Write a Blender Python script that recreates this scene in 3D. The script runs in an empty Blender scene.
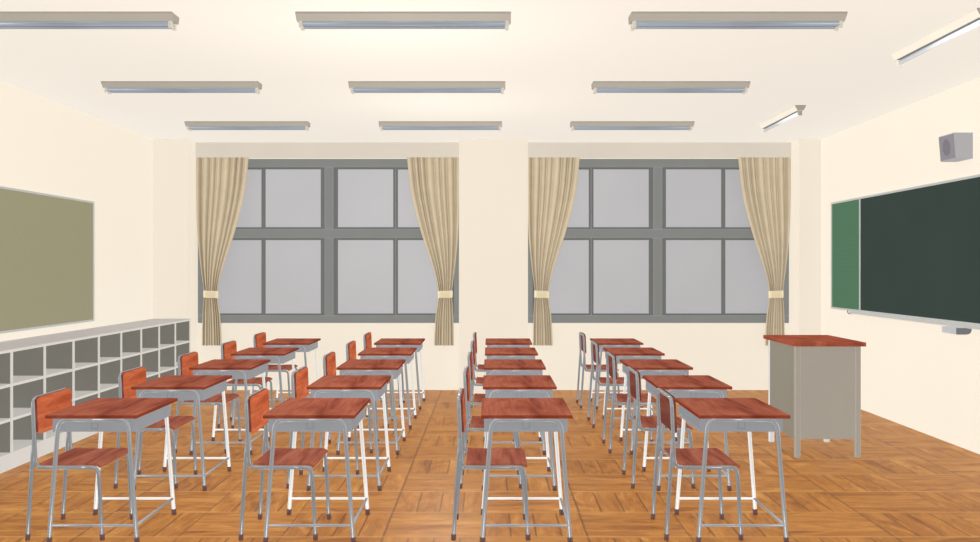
import bpy, bmesh, math
from mathutils import Vector, Matrix
PI = math.pi
C = bpy.context.scene.collection
S = 1010.0 / 822.0          # depth scale of the survey
CAM_H = 1.5
K = 0.25                     # overall reflectance level (lamps are set to match)

# ------------------------------------------------------------------ colours / materials
def lin(c):
    r = []
    for v in c[:3]:
        v /= 255.0
        r.append(v / 12.92 if v <= .04045 else ((v + .055) / 1.055) ** 2.4)
    return (r[0] * K, r[1] * K, r[2] * K, 1.0)

def new_mat(name):
    m = bpy.data.materials.new(name); m.use_nodes = True
    nt = m.node_tree; b = nt.nodes['Principled BSDF']
    return m, nt, b

class NT:
    """small node helper"""
    def __init__(s, nt): s.nt = nt
    def n(s, t, **k):
        x = s.nt.nodes.new(t)
        for a, v in k.items(): setattr(x, a, v)
        return x
    def link(s, a, b): s.nt.links.new(a, b)
    def put(s, sock, v):
        if hasattr(v, 'is_output') or isinstance(v, bpy.types.NodeSocket): s.link(v, sock)
        else: sock.default_value = v
    def math(s, op, a, b=None, c=None):
        x = s.n('ShaderNodeMath', operation=op)
        s.put(x.inputs[0], a)
        if b is not None: s.put(x.inputs[1], b)
        if c is not None: s.put(x.inputs[2], c)
        return x.outputs[0]
    def comb(s, x, y, z):
        n = s.n('ShaderNodeCombineXYZ')
        s.put(n.inputs[0], x); s.put(n.inputs[1], y); s.put(n.inputs[2], z)
        return n.outputs[0]
    def noise(s, vec, scale, detail=2, rough=.5, dist=0):
        n = s.n('ShaderNodeTexNoise')
        s.link(vec, n.inputs['Vector']); n.inputs['Scale'].default_value = scale
        n.inputs['Detail'].default_value = detail; n.inputs['Roughness'].default_value = rough
        n.inputs['Distortion'].default_value = dist
        return n.outputs['Fac']
    def ramp(s, fac, stops):
        n = s.n('ShaderNodeValToRGB'); s.link(fac, n.inputs[0])
        e = n.color_ramp.elements
        while len(e) < len(stops): e.new(.5)
        for i, (p, c) in enumerate(stops):
            e[i].position = p; e[i].color = lin(c)
        return n.outputs[0]
    def mix(s, f, a, b, mode='MIX'):
        n = s.n('ShaderNodeMix', data_type='RGBA', blend_type=mode)
        s.put(n.inputs[0], f); s.put(n.inputs[6], a); s.put(n.inputs[7], b)
        return n.outputs[2]

def paint(name, col, rough=.6, var=.03, scale=3.0, spec=.2, metallic=0.0):
    m, nt, b = new_mat(name); N = NT(nt)
    tc = N.n('ShaderNodeTexCoord')
    f = N.noise(tc.outputs['Object'], scale, 3)
    c0 = tuple(max(0, v * (1 - var)) for v in col); c1 = tuple(min(255, v * (1 + var)) for v in col)
    N.link(N.ramp(f, [(.3, c0), (.7, c1)]), b.inputs['Base Color'])
    b.inputs['Roughness'].default_value = rough
    b.inputs['Specular IOR Level'].default_value = spec * .4
    b.inputs['Metallic'].default_value = metallic
    return m

def wood(name, dark, mid, light, axis=1, sc=1.0, rough=.7, spec=.0):
    m, nt, b = new_mat(name); N = NT(nt)
    tc = N.n('ShaderNodeTexCoord')
    mp = N.n('ShaderNodeMapping'); N.link(tc.outputs['Object'], mp.inputs['Vector'])
    v = [9 * sc, 9 * sc, 9 * sc]; v[axis] = 1.3 * sc
    mp.inputs['Scale'].default_value = v
    a = N.noise(mp.outputs[0], 1.0, 4, .55, .8)
    mp2 = N.n('ShaderNodeMapping'); N.link(tc.outputs['Object'], mp2.inputs['Vector'])
    v = [70 * sc, 70 * sc, 70 * sc]; v[axis] = 3 * sc
    mp2.inputs['Scale'].default_value = v
    g = N.noise(mp2.outputs[0], 1.0, 2, .5, .2)
    f = N.math('ADD', N.math('MULTIPLY', a, .78), N.math('MULTIPLY', g, .22))
    N.link(N.ramp(f, [(.34, dark), (.5, mid), (.66, light)]), b.inputs['Base Color'])
    b.inputs['Roughness'].default_value = rough
    b.inputs['Specular IOR Level'].default_value = spec * .4
    return m

def parquet():
    m, nt, b = new_mat('parquet'); N = NT(nt)
    tc = N.n('ShaderNodeTexCoord')
    sp = N.n('ShaderNodeSeparateXYZ'); N.link(tc.outputs['Object'], sp.inputs[0])
    s = .5705
    X = N.math('DIVIDE', N.math('SUBTRACT', sp.outputs[0], .545 - 40 * s), s)
    Y = N.math('DIVIDE', N.math('SUBTRACT', sp.outputs[1], 6.193 - 40 * s), s)
    ix = N.math('FLOOR', X); iy = N.math('FLOOR', Y)
    fx = N.math('SUBTRACT', X, ix); fy = N.math('SUBTRACT', Y, iy)
    par = N.math('MODULO', N.math('ADD', ix, iy), 2.0)      # 0: boards run away from the viewer
    # u across the boards, v along them
    u = N.math('ADD', N.math('MULTIPLY', fx, N.math('SUBTRACT', 1.0, par)), N.math('MULTIPLY', fy, par))
    v = N.math('ADD', N.math('MULTIPLY', fy, N.math('SUBTRACT', 1.0, par)), N.math('MULTIPLY', fx, par))
    u4 = N.math('MULTIPLY', u, 4.0); iu = N.math('FLOOR', u4); fu = N.math('SUBTRACT', u4, iu)
    wn = N.n('ShaderNodeTexWhiteNoise', noise_dimensions='3D')
    N.link(N.comb(N.math('MODULO', ix, 6.0), N.math('MODULO', iy, 6.0), iu), wn.inputs['Vector'])
    rnd = wn.outputs['Value']
    # grain: stretched noise in board space, offset per board
    off = N.math('MULTIPLY', rnd, 37.0)
    vec = N.comb(N.math('ADD', N.math('MULTIPLY', u4, 1.0), off), N.math('ADD', N.math('MULTIPLY', v, 1.1), off), off)
    g1 = N.noise(vec, 1.15, 3, .5, 1.6)
    vec2 = N.comb(N.math('ADD', N.math('MULTIPLY', u4, 9.0), off), N.math('MULTIPLY', v, 2.2), off)
    g2 = N.noise(vec2, 1.0, 3, .6, .5)
    rings = N.math('SINE', N.math('MULTIPLY', g1, 60.0))
    f = N.math('ADD', N.math('MULTIPLY', g1, .55), N.math('MULTIPLY', g2, .24))
    f = N.math('ADD', f, N.math('MULTIPLY', rings, .022))
    f = N.math('ADD', f, N.math('ADD', .05, N.math('MULTIPLY', rnd, .09)))
    col = N.ramp(f, [(.30, (132, 72, 20)), (.43, (168, 104, 38)), (.55, (190, 124, 50)), (.70, (220, 160, 84))])
    # joints: dark side joints, fine light/dark ends
    e = N.math('MINIMUM', fu, N.math('SUBTRACT', 1.0, fu))
    away = N.math('SUBTRACT', 1.0, par)
    e2 = N.math('MINIMUM', v, N.math('SUBTRACT', 1.0, v))
    # joints between boards: dark and open in the blocks running away, hairlines in the others
    side = N.math('LESS_THAN', e, N.math('ADD', .018, N.math('MULTIPLY', away, .016)))
    inner = N.math('GREATER_THAN', e2, .05)
    k = N.math('MULTIPLY', side, N.math('ADD', .40, N.math('MULTIPLY', N.math('MULTIPLY', away, inner), .38)))
    end = N.math('LESS_THAN', e2, .006)
    k = N.math('MAXIMUM', k, N.math('MULTIPLY', end, .45))
    m5 = N.math('MODULO', N.math('FLOOR', N.math('ADD', X, .5)), 5.0)
    strong = N.math('ADD', N.math('COMPARE', m5, 0.0, .1), N.math('COMPARE', m5, 3.0, .1))
    big = N.math('LESS_THAN', N.math('MINIMUM', fx, N.math('SUBTRACT', 1.0, fx)), .012)
    k = N.math('MAXIMUM', k, N.math('MULTIPLY', N.math('MULTIPLY', big, strong), .62))
    col = N.mix(k, col, lin((104, 58, 18)))
    # highlight painted into the colour beside each cross joint
    lit = N.math('MULTIPLY', par, N.math('LESS_THAN', N.math('ABSOLUTE', N.math('SUBTRACT', fu, .065)), .03))
    hi = N.math('LESS_THAN', N.math('ABSOLUTE', N.math('SUBTRACT', fy, .020)), .013)
    col = N.mix(N.math('MAXIMUM', N.math('MULTIPLY', hi, .55), N.math('MULTIPLY', lit, .5)), col, lin((236, 180, 108)))
    N.link(col, b.inputs['Base Color'])
    b.inputs['Roughness'].default_value = .45; b.inputs['Specular IOR Level'].default_value = .12
    return m

def cork_green():
    m, nt, b = new_mat('green_cloth'); N = NT(nt)
    tc = N.n('ShaderNodeTexCoord')
    w = N.n('ShaderNodeTexWave', wave_type='BANDS', bands_direction='Z')
    N.link(tc.outputs['Object'], w.inputs['Vector']); w.inputs['Scale'].default_value = 14
    w.inputs['Distortion'].default_value = 2.0; w.inputs['Detail'].default_value = 3
    N.link(N.ramp(w.outputs['Fac'], [(0, (74, 112, 86)), (1, (86, 126, 97))]), b.inputs['Base Color'])
    b.inputs['Roughness'].default_value = .9; b.inputs['Specular IOR Level'].default_value = .05
    return m

M = {}
M['wall'] = paint('cream_wall', (253, 244, 227), .9, .002, 1, .0)
M['pillar'] = paint('pillar_cream', (249, 239, 222), .9, .002, 1, .0)
M['ceiling'] = paint('ceiling_white', (255, 250, 241), .9, .002, 1, .0)
M['pelmet'] = paint('pelmet_beige', (226, 217, 203), .9, .01, 2, .0)
M['floor'] = parquet()
M['frame'] = paint('window_grey', (131, 134, 131), .6, .015)
M['sash'] = paint('sash_grey', (108, 110, 108), .6, .015)
M['pane'] = paint('hazy_pane', (190, 190, 193), .35, .012, .9, .1)
M['curtain'] = paint('curtain_linen', (240, 222, 190), .9, .02, 6, .0)
M['tie'] = paint('tieback_linen', (232, 217, 182), .9, .01, 6, .0)
M['top'] = wood('desk_wood', (126, 64, 51), (154, 85, 66), (178, 108, 84))
M['top_edge'] = wood('desk_edge_wood', (112, 46, 30), (134, 60, 40), (150, 74, 52))  # desktop edges: shading put into a darker wood colour
M['seat'] = wood('seat_wood', (126, 66, 54), (154, 88, 70), (178, 110, 88), axis=1)
M['backrest_rear'] = wood('back_wood_dark', (100, 54, 46), (118, 66, 56), (138, 84, 70))  # rear and rims of the backrest: shading put into the colour
M['backrest'] = wood('back_wood', (166, 78, 50), (198, 102, 66), (222, 132, 92), axis=1, sc=1.2)  # backrest front: light from the right put into a stronger orange
M['metal'] = paint('grey_enamel', (142, 145, 148), .35, .01, 3, .22)
M['metal_white'] = paint('white_enamel', (222, 222, 220), .35, .01, 3, .2)  # far-side legs: their lit look is put into a whiter colour
M['chair_metal'] = paint('chair_grey_enamel', (129, 132, 135), .35, .01, 3, .22)
M['tray'] = paint('tray_grey', (146, 150, 156), .5, .02, 4, .2)
M['tray_line'] = paint('tray_groove', (118, 121, 126), .5, .02, 4, .1)
M['cap'] = paint('brown_rubber', (92, 62, 56), .7, .04, 20, .2)
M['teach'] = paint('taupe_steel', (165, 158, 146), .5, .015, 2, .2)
M['teach_dark'] = paint('taupe_steel_shade', (142, 137, 124), .5, .015, 2, .2)  # left face of the table: shading put into the colour
M['teach_top'] = wood('table_wood', (136, 66, 48), (160, 83, 62), (184, 105, 80), axis=1)
M['shelf'] = paint('shelf_white', (222, 219, 213), .6, .01, 2, .1)
M['shelf_board'] = paint('shelf_board_grey', (196, 193, 186), .6, .01, 2, .1)
M['shelf_top'] = paint('shelf_top_grey', (188, 182, 177), .6, .015, 2, .1)
M['shelf_in'] = paint('shelf_inner_grey', (127, 124, 116), .8, .03, 2, .05)  # cubby interiors: shading put into a darker colour
M['pin'] = paint('olive_felt', (159, 155, 127), .95, .008, 30, .0)
M['alu'] = paint('aluminium', (192, 193, 190), .4, .02, 3, .4)
M['chalk'] = paint('chalkboard_green', (57, 69, 65), .8, .02, 1.2, .05)
M['green'] = cork_green()
M['speaker'] = paint('speaker_grey', (176, 175, 178), .6, .01, 5, .2)
M['grille'] = paint('speaker_front', (146, 143, 150), .7, .01, 5, .1)
M['cone'] = paint('speaker_mesh', (126, 124, 132), .8, .02, 60, .1)
M['lightbody'] = paint('lamp_housing', (166, 159, 148), .6, .01, 3, .2)  # housing faces towards the viewer: shading put into the colour
M['lightbody2'] = paint('lamp_housing_pale', (240, 232, 216), .6, .01, 3, .2)  # housing faces towards the left: bright light put into the colour
M['socket'] = paint('socket_cream', (214, 206, 192), .6, .01, 3, .1)
M['tube'] = paint('glass_tube_grey', (142, 150, 160), .4, .01, 3, .12)
M['tube2'] = paint('glass_tube_white', (236, 242, 248), .2, .01, 3, .6)  # tubes by the right wall: side light put into a whiter colour
M['reflector'] = paint('lamp_reflector', (120, 122, 120), .6, .01, 3, .2)
M['boxdark'] = paint('dark_plastic', (112, 114, 116), .5, .02, 5, .2)
M['boxlight'] = paint('pale_plastic', (196, 198, 200), .5, .02, 5, .2)  # eraser box: light on its room-facing side put into the colour

# ------------------------------------------------------------------ geometry helpers
def obj(name, bm, mats, parent=None, smooth=False, loc=None):
    bmesh.ops.recalc_face_normals(bm, faces=bm.faces[:])
    me = bpy.data.meshes.new(name); bm.to_mesh(me); bm.free()
    if not isinstance(mats, (list, tuple)): mats = [mats]
    for m in mats: me.materials.append(m)
    if smooth:
        for p in me.polygons: p.use_smooth = True
    o = bpy.data.objects.new(name, me); C.objects.link(o)
    if parent: o.parent = parent
    if loc: o.location = loc
    return o

def box(bm, x0, x1, y0, y1, z0, z1, bev=0.0, mi=0, seg=1):
    r = bmesh.ops.create_cube(bm, size=1.0)
    vs = r['verts']
    for v in vs:
        v.co = Vector(((x0 + x1) / 2 + v.co.x * (x1 - x0), (y0 + y1) / 2 + v.co.y * (y1 - y0), (z0 + z1) / 2 + v.co.z * (z1 - z0)))
    fs = list({f for v in vs for f in v.link_faces})
    for f in fs: f.material_index = mi
    if bev > 0:
        es = list({e for v in vs for e in v.link_edges})
        r = bmesh.ops.bevel(bm, geom=es, offset=bev, segments=seg, affect='EDGES', profile=.5, clamp_overlap=True)
        for f in r['faces']: f.material_index = mi
    return bm

def bx(*a, **k): return box(bmesh.new(), *a, **k)

def fillet(pts, rads, n=7):
    """poly line with rounded inner corners"""
    P = [Vector(p) for p in pts]; out = [P[0]]
    for i in range(1, len(P) - 1):
        r = rads[i - 1] if isinstance(rads, (list, tuple)) else rads
        a = (P[i - 1] - P[i]); b = (P[i + 1] - P[i])
        d = min(r, a.length * .49, b.length * .49)
        if d < 1e-4: out.append(P[i]); continue
        A = P[i] + a.normalized() * d; B = P[i] + b.normalized() * d
        for k in range(n + 1):
            t = k / n
            out.append(A * (1 - t) ** 2 + P[i] * 2 * t * (1 - t) + B * t * t)
    out.append(P[-1]); return out

def tube(bm, pts, r, n=12, mi=0):
    pts = [Vector(p) for p in pts]; rings = []
    prev = None
    for i, p in enumerate(pts):
        if i == 0: t = pts[1] - p
        elif i == len(pts) - 1: t = p - pts[i - 1]
        else: t = (pts[i + 1] - p).normalized() + (p - pts[i - 1]).normalized()
        t.normalize()
        if prev is None:
            u = t.cross(Vector((0, 1, 0)))
            if u.length < .1: u = t.cross(Vector((1, 0, 0)))
        else:
            u = prev - t * prev.dot(t)
        u.normalize(); prev = u; w = t.cross(u)
        rr = r[i] if isinstance(r, (list, tuple)) else r
        rings.append([bm.verts.new(p + (u * math.cos(2 * PI * k / n) + w * math.sin(2 * PI * k / n)) * rr) for k in range(n)])
    for a, b in zip(rings, rings[1:]):
        for k in range(n):
            f = bm.faces.new((a[k], a[(k + 1) % n], b[(k + 1) % n], b[k])); f.material_index = mi; f.smooth = True
    for ring in (rings[0], rings[-1]):
        f = bm.faces.new(ring); f.material_index = mi
    return bm

def tb(pts, r, n=12): return tube(bmesh.new(), pts, r, n)

def prism(bm, poly, axis, a, b, mi=0):
    """extrude a 2-D polygon along axis ('x' poly=(y,z); 'y' poly=(x,z))"""
    def P(p, t): return Vector((t, p[0], p[1])) if axis == 'x' else Vector((p[0], t, p[1]))
    A = [bm.verts.new(P(p, a)) for p in poly]; B = [bm.verts.new(P(p, b)) for p in poly]
    n = len(poly)
    fs = [bm.faces.new(A), bm.faces.new(list(reversed(B)))]
    for i in range(n): fs.append(bm.faces.new((A[i], A[(i + 1) % n], B[(i + 1) % n], B[i])))
    for f in fs: f.material_index = mi
    return bm

def tag(o, label, cat, group=None):
    o['label'] = label; o['category'] = cat
    if group: o['group'] = group
    return o

def thing(name, label, cat, loc=(0, 0, 0), rotz=0, group=None):
    o = bpy.data.objects.new(name, None); C.objects.link(o)
    o.location = loc; o.rotation_euler = (0, 0, rotz); o.empty_display_size = .1
    return tag(o, label, cat, group)

def struct(o): o['kind'] = 'structure'; return o

def dup(root, loc, label):
    r = root.copy(); C.objects.link(r); r.location = loc; r['label'] = label
    for ch in list(root.children):
        c = ch.copy(); C.objects.link(c); c.parent = r
        for g in list(ch.children):
            d = g.copy(); C.objects.link(d); d.parent = c
    return r

# ------------------------------------------------------------------ room
XL, XR = -4.01, 3.94
YN, YP, YW = -2.0, 9.785 * S, 12.41      # near wall, pillar fronts, window wall
ZC = 3.036
P1, P2a, P2b, P3 = -3.595, -.369, .452, 3.679

struct(obj('floor', bx(XL, XR, YN, YW, -.1, 0), M['floor']))
struct(obj('ceiling', bx(XL, XR, YN, YW + .15, ZC, ZC + .1), M['ceiling']))
struct(obj('wall_left', bx(XL - .12, XL, YN - .12, YW + .15, -.1, ZC + .1), M['wall']))
struct(obj('wall_right', bx(XR, XR + .12, YN - .12, YW + .15, -.1, ZC + .1), M['wall']))
struct(obj('wall_near', bx(XL, XR, YN - .12, YN, -.1, ZC + .1), M['wall']))
# far wall: parapet below the windows and band above them
WZ0, WZ1 = .823, 2.843
bm = bx(XL, XR, YW, YW + .15, -.1, WZ0)
box(bm, XL, XR, YW, YW + .15, WZ1, ZC)
box(bm, XL, P1, YW, YW + .15, WZ0, WZ1); box(bm, P2a, P2b, YW, YW + .15, WZ0, WZ1); box(bm, P3, XR, YW, YW + .15, WZ0, WZ1)
struct(obj('wall_far', bm, M['wall']))
for i, (a, b) in enumerate(((XL, P1), (P2a, P2b), (P3, XR))):
    struct(obj('trim_%d' % (i + 1), bx(a, b, YP, YW, 0, ZC), M['pillar']))
for i, (a, b) in enumerate(((P1, P2a), (P2b, P3))):
    struct(obj('trim_%d' % (i + 4), bx(a, b, 10.03 * S, YW, 2.854, ZC, bev=.003), M['pelmet']))

def window(name, x0, x1):
    w = bpy.data.objects.new(name, None); C.objects.link(w); struct(w)
    cx = (x0 + x1) / 2; hw = (x1 - x0) / 2
    w.location = (cx, YW, WZ0)
    Z = lambda z: z - WZ0
    ya, yb = .012, .13            # frame front / back, local
    bm = bmesh.new()
    box(bm, -hw, hw, ya, yb, 0, Z(.915), bev=.004)
    box(bm, -hw, hw, ya, yb, Z(2.742), Z(WZ1), bev=.004)
    box(bm, -hw, -hw + .07, ya, yb, Z(.915), Z(2.742), bev=.004)
    box(bm, hw - .07, hw, ya, yb, Z(.915), Z(2.742), bev=.004)
    box(bm, -hw + .07, hw - .07, ya, yb, Z(1.869), Z(1.980), bev=.004)
    obj('window_frame', bm, M['frame'], w)
    bm = bx(-.053, .053, ya - .004, yb, Z(.915), Z(1.869), bev=.004)
    box(bm, -.053, .053, ya - .004, yb, Z(1.98), Z(2.742), bev=.004)
    obj('mullion', bm, M['frame'], w)
    for (za, zb) in ((Z(.915), Z(1.869)), (Z(1.98), Z(2.742))):
        for s in (-1, 1):
            a, b = (.053, hw - .07) if s > 0 else (-hw + .07, -.053)
            mid = s * .816
            for (p, q, y) in ((a, mid, .05 if s > 0 else .075), (mid, b, .075 if s > 0 else .05)):
                # sash ring with its pane
                L = .053 if abs(p) < .1 else (.028 if abs(p - mid) < .01 else .03)
                R = .053 if abs(q) < .1 else (.028 if abs(q - mid) < .01 else .03)
                T = .024
                bm = bmesh.new()
                e = .0005
                box(bm, p + e, p + L, y, y + .022, za, zb, bev=.002); box(bm, q - R, q - e, y, y + .022, za, zb, bev=.002)
                box(bm, p + L, q - R, y, y + .022, za, za + T); box(bm, p + L, q - R, y, y + .022, zb - T, zb)
                sash = obj('sash', bm, M['sash'], w)
                obj('pane', bx(p + L, q - R, y + .009, y + .015, za + T, zb - T), M['pane'], sash)
    return w
window('window_1', P1, P2a)
window('window_2', P2b, P3)

# ------------------------------------------------------------------ curtains
CY = 12.362
KC = 1010 / CY
def curtain(cxp, mirror, label):
    """cxp: X of window centre; profile measured from the left curtain of the left window"""
    def rel(px): return (px - 328.8) / KC
    prof = [(2.853, 197.2, 249.6), (2.7, 197.2, 248.6), (2.5, 197.2, 246.8), (2.33, 197.4, 244.3), (2.1, 197.8, 239.5), (1.88, 198.6, 234.3),
            (1.77, 199.4, 231.2), (1.6, 200.8, 226.5), (1.45, 202.3, 222.6), (1.32, 203.8, 219.9), (1.21, 204.9, 218.4), (1.14, 204.9, 218.4),
            (1.08, 204.3, 219.2), (.95, 203.6, 221), (.75, 203.2, 222.2), (.552, 203.0, 222.8)]
    def edge(z):
        for (z0, a0, b0), (z1, a1, b1) in zip(prof, prof[1:]):
            if z <= z0 and z >= z1 - 1e-6:
                t = (z0 - z) / (z0 - z1); return a0 + (a1 - a0) * t, b0 + (b1 - b0) * t
        return prof[-1][1], prof[-1][2]
    t = thing('curtain', label, 'curtain', ((cxp + (rel(209) if not mirror else -rel(209))), CY, .552), 0, 'tied-back beige window curtains')
    ox = rel(209)
    NU, NV = 150, 64
    bm = bmesh.new(); g = []
    nf = 7.5
    for j in range(NV + 1):
        z = 2.853 + (.552 - 2.853) * j / NV
        a, b = edge(z); a = rel(a) - ox; b = rel(b) - ox
        w = b - a
        amp = .030 if z > 2.2 else (.030 - (2.2 - z) / 1.0 * .008)
        if z < 1.2: amp = .022
        row = []
        for i in range(NU + 1):
            u = i / NU
            uu = u + .018 * math.sin(2 * PI * u * 2.3 + 1.0)
            ph = 2 * PI * nf * uu
            x = a + w * (u )
            y = amp * (1 - 2 * abs(math.sin(ph / 2 + .5)) ** .95) * (.8 + .2 * math.sin(9 * u + 1))
            if mirror: x = -x
            row.append(bm.verts.new((x, y, z - .552)))
        g.append(row)
    for j in range(NV):
        for i in range(NU):
            f = bm.faces.new((g[j][i], g[j][i + 1], g[j + 1][i + 1], g[j + 1][i])); f.smooth = True
    o = obj('cloth', bm, M['curtain'], t, smooth=True)
    # tieback band: flattened loop round the gathers
    a, b = edge(1.18); a = rel(a) - ox - .006; b = rel(b) - ox + .006
    bm = bmesh.new(); n = 28; rings = []
    for zz, gr in ((1.135, 0), (1.15, .002), (1.2, .002), (1.222, 0)):
        rg = []
        for k in range(n):
            an = 2 * PI * k / n
            c, s_ = math.cos(an), math.sin(an)
            x = (a + b) / 2 + (abs(c) ** .55) * (1 if c > 0 else -1) * ((b - a) / 2 + gr)
            y = (abs(s_) ** .7) * (1 if s_ > 0 else -1) * (.034 + gr)
            if mirror: x = -x
            rg.append(bm.verts.new((x, y, zz - .552 - .004 * c * (1 if not mirror else 1))))
        rings.append(rg)
    for p, q in zip(rings, rings[1:]):
        for k in range(n):
            f = bm.faces.new((p[k], p[(k + 1) % n], q[(k + 1) % n], q[k])); f.smooth = True
    obj('tieback', bm, M['tie'], t)
    return t
W1, W2 = (P1 + P2a) / 2, (P2b + P3) / 2
curtain(W1, False, 'beige curtain tied back at the left edge of the left window')
curtain(W1, True, 'beige curtain tied back at the right edge of the left window, against the middle pillar')
curtain(W2, False, 'beige curtain tied back at the left edge of the right window')
curtain(W2, True, "beige curtain tied back at the right edge of the right window, behind the teacher's table")

# ------------------------------------------------------------------ student desks
DZ = .706
def make_desk():
    t = thing('student_desk', '', 'desk', (0, 0, 0), 0, 'student desks in four columns')
    hx, hy = .248, .3612
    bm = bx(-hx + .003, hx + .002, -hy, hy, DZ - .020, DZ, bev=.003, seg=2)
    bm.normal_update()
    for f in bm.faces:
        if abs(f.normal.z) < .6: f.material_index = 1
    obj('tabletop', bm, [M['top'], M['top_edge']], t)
    # book tray, open towards the chair (-x)
    x0, x1, y0, y1, z0, z1 = -.229, .226, -.300, .300, DZ - .100, DZ - .0205
    th = .006
    bm = bx(x0, x1, y0, y1, z0, z0 + th)
    box(bm, x0, x1, y0, y0 + th, z0 + th, z1); box(bm, x0, x1, y1 - th, y1, z0 + th, z1)
    box(bm, x1 - th, x1, y0 + th, y1 - th, z0 + th, z1)
    box(bm, x0, x0 + .012, y0 + th, y1 - th, z0 + th, z0 + .016)      # rolled lip of the opening
    for ya, yb in ((y0 - .0012, y0), (y1, y1 + .0012)):              # pressed square on each side
        box(bm, -.019, -.0165, ya, yb, z0 + .016, z1 - .002, mi=1); box(bm, .0165, .019, ya, yb, z0 + .016, z1 - .002, mi=1)
        box(bm, -.0165, .0165, ya, yb, z0 + .016, z0 + .0185, mi=1)
    obj('book_tray', bm, [M['tray'], M['tray_line']], t)
    r = .0117; zt = DZ - .020 - r - .0005
    for sy, mat in ((-1, M['metal']), (1, M['metal_white'])):  # far side gets the paler colour that stands for light
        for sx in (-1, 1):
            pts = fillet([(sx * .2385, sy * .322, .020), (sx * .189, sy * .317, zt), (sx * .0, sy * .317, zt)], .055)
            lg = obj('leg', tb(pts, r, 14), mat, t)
            d = Vector((sx * .189 - sx * .2385, 0, zt)).normalized()
            f = Vector((sx * .2397, sy * .322, 0))
            obj('foot_cap', tb([f, f + Vector((0, 0, .003)), f + d * .036, f + d * .037], [r + .001, r + .003, r + .003, r + .001], 14), M['cap'], lg)
        xs = .2385 - .098 * .0425 / .66
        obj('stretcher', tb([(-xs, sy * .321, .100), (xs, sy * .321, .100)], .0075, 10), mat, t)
    xs = .2385 - .098 * .0425 / .66
    obj('stretcher', tb([(xs, -.321, .100), (xs, .321, .100)], .0075, 10), M['metal'], t)
    return t

def make_chair():
    t = thing('student_chair', '', 'chair', (0, 0, 0), 0, 'student chairs in four columns')
    hy = .2304; r = .0108
    zr = .412 - r
    # seat board with a rolled front edge
    top = [(-.135, .427), (.0, .4225), (.14, .426), (.174, .4245), (.192, .418), (.204, .406)]
    th = .012
    poly = top + [(.195, .400), (.184, .408), (.170, .4125), (.14, .414), (.0, .4120), (-.135, .415)]
    obj('seat', prism(bmesh.new(), poly, 'y', -hy - .006, hy + .006), M['seat'], t)
    # backrest board
    bm = bmesh.new()
    NY, NZ = 12, 8; zb, zt2 = .583, .787
    f, b = [], []
    for j in range(NZ + 1):
        z = zb + (zt2 - zb) * j / NZ
        rf, rb = [], []
        for i in range(NY + 1):
            y = -hy + 2 * hy * i / NY
            ty = abs(y) / hy
            cz = z
            rc = .014   # rounded corners
            dy = min(rc, max(0, abs(y) - (hy - rc))); 
            lim = rc - math.sqrt(max(0, rc * rc - dy * dy))
            cz = min(max(cz, zb + lim), zt2 - lim)
            x = -.158 - (cz - .585) * .045 + .0015 * (1 - ty ** 2)
            rf.append(bm.verts.new((x + .013, y, cz))); rb.append(bm.verts.new((x, y, cz)))
        f.append(rf); b.append(rb)
    for j in range(NZ):
        for i in range(NY):
            bm.faces.new((f[j][i], f[j][i + 1], f[j + 1][i + 1], f[j + 1][i]))
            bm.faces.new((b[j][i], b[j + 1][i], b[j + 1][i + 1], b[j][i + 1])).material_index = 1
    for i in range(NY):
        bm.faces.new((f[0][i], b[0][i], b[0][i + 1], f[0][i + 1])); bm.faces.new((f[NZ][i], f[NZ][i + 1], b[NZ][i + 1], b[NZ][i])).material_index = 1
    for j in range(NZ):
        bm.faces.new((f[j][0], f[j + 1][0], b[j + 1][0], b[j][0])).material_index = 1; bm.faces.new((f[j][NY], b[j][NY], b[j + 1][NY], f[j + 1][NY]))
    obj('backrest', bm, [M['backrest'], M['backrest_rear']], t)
    # back frame: an inverted U that bends forward under the seat
    pts = fillet([(-.150, -hy, zr), (-.1625, -hy, .45), (-.176, -hy, .780), (-.176, hy, .780), (-.1625, hy, .45), (-.150, hy, zr)], [.03, .05, .05, .03])
    obj('back_frame', tb(pts, r), M['chair_metal'], t)
    for s in (-1, 1):
        y = s * hy
        obj('seat_rail', tb(fillet([(-.164, y, .47), (-.158, y, zr), (.10, y, zr)], .035), r * .97), M['chair_metal'], t)
        lg = obj('leg', tb(fillet([(.098, y, zr), (.186, y, zr), (.2065, y, .02)], .045), r), M['chair_metal'], t)
        obj('foot_cap', tb([(.2072, y, 0), (.2072, y, .003), (.2055, y, .034), (.2054, y, .035)], [r, r + .003, r + .003, r + .001]), M['cap'], lg)
        lg = obj('leg', tb(fillet([(-.2035, y, .02), (-.181, y, .40), (-.1685, y, .56)], .1), r), M['chair_metal'], t)
        obj('foot_cap', tb([(-.2045, y, 0), (-.2045, y, .003), (-.2030, y, .034), (-.2030, y, .035)], [r, r + .003, r + .003, r + .001]), M['cap'], lg)
    obj('crossbar', tb([(-.06, -hy, zr - .004), (-.06, hy, zr - .004)], .007), M['chair_metal'], t)
    return t

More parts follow.
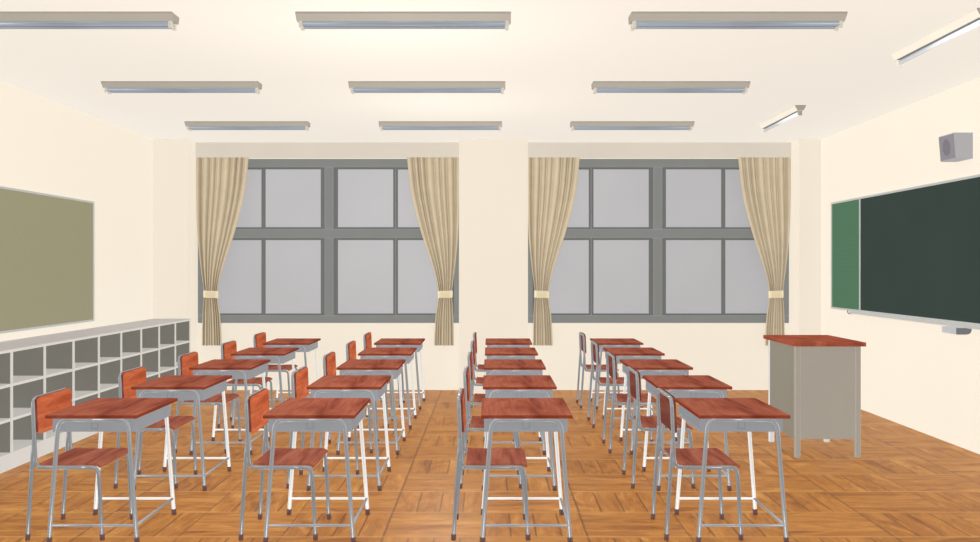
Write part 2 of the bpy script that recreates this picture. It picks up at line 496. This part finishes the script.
rows_ = ['front row nearest the viewer', 'second row from the viewer', 'middle row', 'second row from the windows', 'back row beside the windows']
cols_ = ['leftmost column by the cubbies', 'second column from left', 'third column from left', "rightmost column by the teacher's table"]
cols_c = ['leftmost column by the cubbies', 'second column from left', 'third column from left', 'rightmost column']
XC = [-2.159, -.982, .197, 1.373]
d0 = make_desk(); c0 = make_chair()
first = True
for i in range(5):
    for k in range(4):
        dl = 'red-brown topped desk, %s, %s' % (cols_[k], rows_[i])
        cl = 'wooden chair with grey legs, %s, %s' % (cols_c[k], rows_[i])
        yc = 4.732 * S + 1.306 * i
        dloc = (XC[k], yc, 0); cloc = (XC[k] - .190 + (.006, .004, -.004, -.007)[k], yc - .020, 0)
        if first:
            d0.location = dloc; d0['label'] = dl; c0.location = cloc; c0['label'] = cl; first = False
        else:
            dup(d0, dloc, dl); dup(c0, cloc, cl)

# ------------------------------------------------------------------ teacher's table
X0, X1, Y0, Y1 = 2.410, 2.929, 6.49 * S, 7.12 * S
t = thing('teacher_table', "teacher's table with red-brown top and grey steel sides, beside the chalkboard", 'table', ((X0 + X1) / 2, (Y0 + Y1) / 2, 0))
hx, hy = (X1 - X0) / 2, (Y1 - Y0) / 2
obj('tabletop', bx(-hx - .025, hx + .022, -hy - .055, hy + .07, .884, .916, bev=.003, seg=2), M['teach_top'], t)
for sx in (-1, 1):
    for sy in (-1, 1):
        a, b = (sx * hx, sx * (hx - .042)); c, d = (sy * hy, sy * (hy - .042))
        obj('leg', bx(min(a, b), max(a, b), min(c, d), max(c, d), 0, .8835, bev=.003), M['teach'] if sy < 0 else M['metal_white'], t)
bm = bx(-hx + .0425, hx - .0425, -hy + .005, -hy + .02, .148, .8835)
box(bm, -hx + .0425, -hx + .090, -hy + .002, -hy + .005, .148, .8835); box(bm, hx - .066, hx - .0425, -hy + .002, -hy + .005, .148, .8835)
obj('side_panel', bm, M['teach'], t)
bm = bx(-hx + .0425, hx - .0425, hy - .02, hy - .005, .148, .8835)
obj('side_panel', bm, M['teach'], t)
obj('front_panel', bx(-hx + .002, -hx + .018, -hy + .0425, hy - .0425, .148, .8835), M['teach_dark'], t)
obj('shelf_board', bx(-hx + .02, hx - .06, -hy + .0505, hy - .0505, .50, .518), M['teach'], t)

# ------------------------------------------------------------------ cubby shelves along the left wall
ords = ['endmost', 'second', 'third', 'fourth', 'fifth', 'sixth', 'seventh', 'eighth', 'ninth', 'tenth']
CW = .456 * S; SX = -3.562
def make_cubby():
    t = thing('cubby_unit', '', 'shelf unit', (0, 0, 0), 0, 'three-tier cubby units along the left wall')
    D = SX - XL - .004; hw = CW / 2 - .0006; e = .010
    # local x: 0 at back .. D at front; y centred
    zs = [.115, .371, .628, .885]
    obj('plinth', bx(.0, D - .006, -hw, hw, 0, .1145 - .012), M['shelf'], t)
    for s in (-1, 1):
        y0, y1 = (-hw, -hw + e) if s < 0 else (hw - e, hw)
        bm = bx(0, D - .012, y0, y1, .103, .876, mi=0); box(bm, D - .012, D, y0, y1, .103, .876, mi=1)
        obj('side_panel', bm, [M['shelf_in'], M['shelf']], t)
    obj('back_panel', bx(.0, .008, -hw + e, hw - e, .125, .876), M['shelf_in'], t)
    for z in zs[:3]:
        bm = bx(.008, D, -hw + e, hw - e, z - .010, z + .010, mi=0)
        box(bm, D, D + .002, -hw + e, hw - e, z - .010, z + .010, mi=1)
        obj('shelf_board', bm, [M['shelf_board'], M['shelf']], t)
    obj('top_board', bx(0, D + .004, -hw, hw, .8765, .897, bev=.002), M['shelf_top'], t)
    obj('edge_strip', bx(D + .0042, D + .007, -hw, hw, .874, .893), M['shelf'], t)
    return t
cu = make_cubby()
for n in range(10):
    loc = (XL + .002, YP - .003 - CW * (n + .5), 0)
    lb = 'grey open three-tier cubby column, %s from the window end' % ords[n] if n else 'grey open three-tier cubby column at the window end, against the left pillar'
    if n == 0: cu.location = loc; cu['label'] = lb
    else: dup(cu, loc, lb)

# ------------------------------------------------------------------ pin board (left wall)
t = thing('pin_board', 'large olive felt notice board in a thin metal frame on the left wall', 'notice board', (XL, 8.29 * S, .965))
L = 4.4; Hh = 2.168 - .965
obj('board_panel', bx(.001, .014, -L + .02, -.018, .018, Hh - .018), M['pin'], t)
bm = bx(.001, .022, -L, 0, 0, .018); box(bm, .001, .022, -L, 0, Hh - .018, Hh)
box(bm, .001, .022, -.018, 0, .018, Hh - .018); box(bm, .001, .022, -L, -L + .018, .018, Hh - .018)
obj('board_frame', bm, M['alu'], t)

# ------------------------------------------------------------------ chalkboard (right wall)
YB = 9.43 * S; YD = 8.708 * S; YE = YD - 3.6; YF = YE - (YB - YD)
ZB0, ZB1 = 1.035, 2.250; Hh = ZB1 - ZB0
t = thing('chalkboard', 'dark green chalkboard with lighter green side panel on the right wall', 'chalkboard', (XR, YB, ZB0))
ly = lambda y: y - YB
o = obj('writing_surface', bx(-.018, -.001, ly(YE) + .0087, ly(YD) - .0087, .02, Hh - .02), M['chalk'], t); o['label'] = 'dark green-black writing surface'
for a, b in ((YD, YB), (YF, YE)):
    o = obj('notice_panel', bx(-.018, -.001, ly(a) + .0087, ly(b) - .0087, .02, Hh - .02), M['green'], t); o['label'] = 'lighter green side panel'
bm = bx(-.028, -.001, ly(YF) - .0085, .0085, 0, .02); box(bm, -.028, -.001, ly(YF) - .0085, .0085, Hh - .02, Hh)
for y in (YB, YD, YE, YF): box(bm, -.028, -.001, ly(y) - .0085, ly(y) + .0085, .02, Hh - .02)
obj('board_frame', bm, M['alu'], t)
# chalk tray: a shallow trough with its curled far end
poly = [(-.028, -.012), (-.028, -.002), (-.036, -.008), (-.060, -.010), (-.068, .004), (-.073, .003), (-.070, -.018), (-.060, -.024), (-.001, -.024), (-.001, -.001), (-.020, -.001)]
poly = [(-.001, -.001), (-.030, -.001), (-.036, -.012), (-.062, -.012), (-.068, .002), (-.074, .001), (-.070, -.020), (-.060, -.026), (-.001, -.026)]
yt = 8.85 * S
tr = obj('chalk_tray', prism(bmesh.new(), poly, 'y', ly(YE) + .15, ly(yt)), M['alu'], t)
obj('tray_end', tb(fillet([(-.035, ly(yt) + .002, -.024), (-.060, ly(yt) + .06, -.030), (-.066, ly(yt) + .075, -.004), (-.06, ly(yt) + .07, .003)], .02), .006, 8), M['boxdark'], tr)

# eraser box under the tray
Yn, Yf = 6.724 * S, 6.94 * S
t = thing('eraser_box', 'small grey box fixed to the wall under the chalkboard tray', 'box', (XR, (Yn + Yf) / 2, .955))
hl = (Yf - Yn) / 2; zt = ZB0 - .026 - .955
poly = [(0, zt), (-.125, zt), (-.125, .006), (-.120, 0), (-.045, 0), (-.022, .004), (-.008, .014), (0, .032)]
obj('box_body', prism(bmesh.new(), poly, 'y', -hl + .004, hl), M['boxlight'], t)
o = obj('end_cap', prism(bmesh.new(), poly, 'y', -hl, -hl + .0035), M['boxdark'], t); o['label'] = 'dark grey end with a rounded corner'  # near end: shaded side painted dark

# speaker
Yn, Yf = 6.705 * S, 6.935 * S
t = thing('wall_speaker', 'grey box loudspeaker mounted on the right wall above the chalkboard', 'speaker', (XR, (Yn + Yf) / 2, 2.394))
hl = (Yf - Yn) / 2; hh = .211
poly = [(-.001, 0), (-.138, 0), (-.155, hh), (-.001, hh)]
obj('cabinet', prism(bmesh.new(), poly, 'y', -hl, hl), M['speaker'], t)
m4 = Matrix(((0, 0, 1, 0), (0, 1, 0, 0), (-1, 0, 0, 0), (0, 0, 0, 1)))
def front(x_out, z): return -.138 - .017 * z / hh - x_out
bm = bmesh.new()
poly = [(front(.0002, .007), .007), (front(.004, .007), .007), (front(.004, hh - .007), hh - .007), (front(.0002, hh - .007), hh - .007)]
prism(bm, poly, 'y', -hl + .008, hl - .008)
g = obj('grille', bm, M['grille'], t)
bm = bmesh.new(); n = 36
A, B = [], []
for k in range(n):
    an = 2 * PI * k / n
    y = .072 * math.cos(an); z = hh * .5 + .068 * math.sin(an)
    A.append(bm.verts.new((front(.0042, z), y, z))); B.append(bm.verts.new((front(.0075, z), y * .96, z + .04 * 0)))
bm.faces.new(A); bm.faces.new(B)
for k in range(n): bm.faces.new((A[k], A[(k + 1) % n], B[(k + 1) % n], B[k]))
obj('speaker_cone', bm, M['cone'], g)

# ------------------------------------------------------------------ ceiling lights
def make_twin():
    t = thing('ceiling_light', '', 'ceiling light', (0, 0, 0), 0, 'twin-tube ceiling lights in rows')
    L = 1.292 / 2; w = .075
    poly = [(-w, 0), (-w, -.012), (-w + .045, -.046), (w - .015, -.046), (w, -.012), (w, 0)]
    obj('housing', prism(bmesh.new(), poly, 'x', -L, L), M['lightbody'], t)
    obj('reflector', bx(-L + .03, L - .03, -w + .050, w - .020, -.0475, -.0461), M['reflector'], t)
    obj('centre_ridge', bx(-L + .035, L - .035, .010, .018, -.070, -.0476), M['reflector'], t)  # added dark strip standing for the dark gap between the tubes
    for y in (-.022, .050):
        obj('tube', tb([(-L + .032, y, -.0615), (L - .032, y, -.0615)], .0145, 16), M['tube'], t)
        for s in (-1, 1):
            a, b = sorted((s * (L - .012), s * (L - .034)))
            obj('tube_socket', bx(a, b, y - .012, y + .012, -.084, -.0465, bev=.003, seg=2), M['socket'], t)
    return t
def make_single():
    t = thing('ceiling_light', '', 'ceiling light', (0, 0, 0), 0, 'single-tube ceiling lights by the chalkboard')
    L = 1.035 * S / 2; w = .052
    poly = [(-w, 0), (-w, -.010), (-.028, -.050), (.028, -.050), (w, -.010), (w, 0)]
    obj('housing', prism(bmesh.new(), poly, 'y', -L, L), M['lightbody2'], t)
    obj('end_plate', prism(bmesh.new(), poly, 'y', -L - .003, -L - .0002), M['lightbody'], t)  # thin sheet with the near end's shading in its colour
    obj('reflector', bx(-.026, .026, -L + .03, L - .03, -.053, -.0501), M['reflector'], t)
    obj('tube', tb([(0, -L + .03, -.070), (0, L - .03, -.070)], .0155, 16), M['tube2'], t)
    for s in (-1, 1):
        a, b = sorted((s * (L - .008), s * (L - .034)))
        obj('tube_socket', bx(-.020, .020, a, b, -.094, -.0505, bev=.004, seg=2), M['lightbody2'] if s > 0 else M['lightbody'], t)  # near socket takes the colour with shading painted in
    return t
tw = make_twin(); first = True
rn = ['nearest row', 'middle row', 'row closest to the windows']; cn = ['left column', 'middle column', 'right column']
for i, yo in enumerate((4.92, 6.755, 8.60)):
    for k, x in enumerate((-2.552, -.520, 1.494)):
        loc = (x, yo * S + .075, ZC - .0005); lb = 'twin-tube ceiling light, %s, %s' % (cn[k], rn[i])
        if first: tw.location = loc; tw['label'] = lb; first = False
        else: dup(tw, loc, lb)
sg = make_single()
sg.location = (2.926, (7.745 + 8.78) / 2 * S, ZC - .0005); sg['label'] = 'single-tube ceiling light beside the right wall, near the windows'
dup(sg, (2.926, (4.85 + 5.89) / 2 * S, ZC - .0005), 'single-tube ceiling light beside the right wall, above the chalkboard near the viewer')

# ------------------------------------------------------------------ light
def fill_sun(name, d, e, col=(1, 1, 1)):  # added shadowless fill light along one axis, no real source
    l = bpy.data.lights.new(name, 'SUN'); l.energy = e; l.color = col; l.angle = .3; l.use_shadow = False
    o = bpy.data.objects.new(name, l); C.objects.link(o); o.location = (0, 5, 2.5)
    o.rotation_euler = Vector(d).to_track_quat('-Z', 'Y').to_euler()
    return o
# the added side fills skip the curtain cloth, so its folds stay darker
shade = bpy.data.collections.new('recess')
for o in bpy.data.objects:
    if o.name.split('.')[0] in ('cloth',): shade.objects.link(o)
for co_ in shade.collection_objects: co_.light_linking.link_state = 'EXCLUDE'
fill_sun('sun_down', (.10, .10, -1), 7.6)
fill_sun('sun_up', (.0, .0, 1), 9.1, (1, 1, .985))
for o in (fill_sun('sun_from_right', (-1, .10, -.10), 9.2), fill_sun('sun_from_left', (1, .10, -.10), 8.9)):
    o.light_linking.receiver_collection = shade
fill_sun('sun_from_viewer', (.05, 1, -.10), 6.3)
for i, (p, e) in enumerate((((-.6, 6.4, 1.75), 70), ((-.4, 9.4, 1.75), 45), ((0, 2.5, 1.75), 60), ((2.4, 3.5, 1.75), 60), ((-2.6, 3.5, 1.75), 60))):
    l = bpy.data.lights.new('room_lamp', 'POINT'); l.energy = e; l.color = (1, .99, .90); l.shadow_soft_size = .02; l.use_shadow = False  # added shadowless point fills in mid-air, no fixture there
    o = bpy.data.objects.new('room_lamp', l); C.objects.link(o); o.location = p

w = bpy.data.worlds.new('world'); bpy.context.scene.world = w; w.use_nodes = True
w.node_tree.nodes['Background'].inputs[0].default_value = (.9, .92, .95, 1)
w.node_tree.nodes['Background'].inputs[1].default_value = .6

# ------------------------------------------------------------------ camera
cam = bpy.data.cameras.new('camera'); cam.sensor_width = 36; cam.lens = 36 * 1010 / 980
cam.shift_y = -3.0 / 980; cam.clip_start = .05
co = bpy.data.objects.new('camera', cam); C.objects.link(co)
co.location = (0, 0, CAM_H); co.rotation_euler = (PI / 2, 0, 0)
bpy.context.scene.camera = co
bpy.context.scene.view_settings.view_transform = 'Standard'
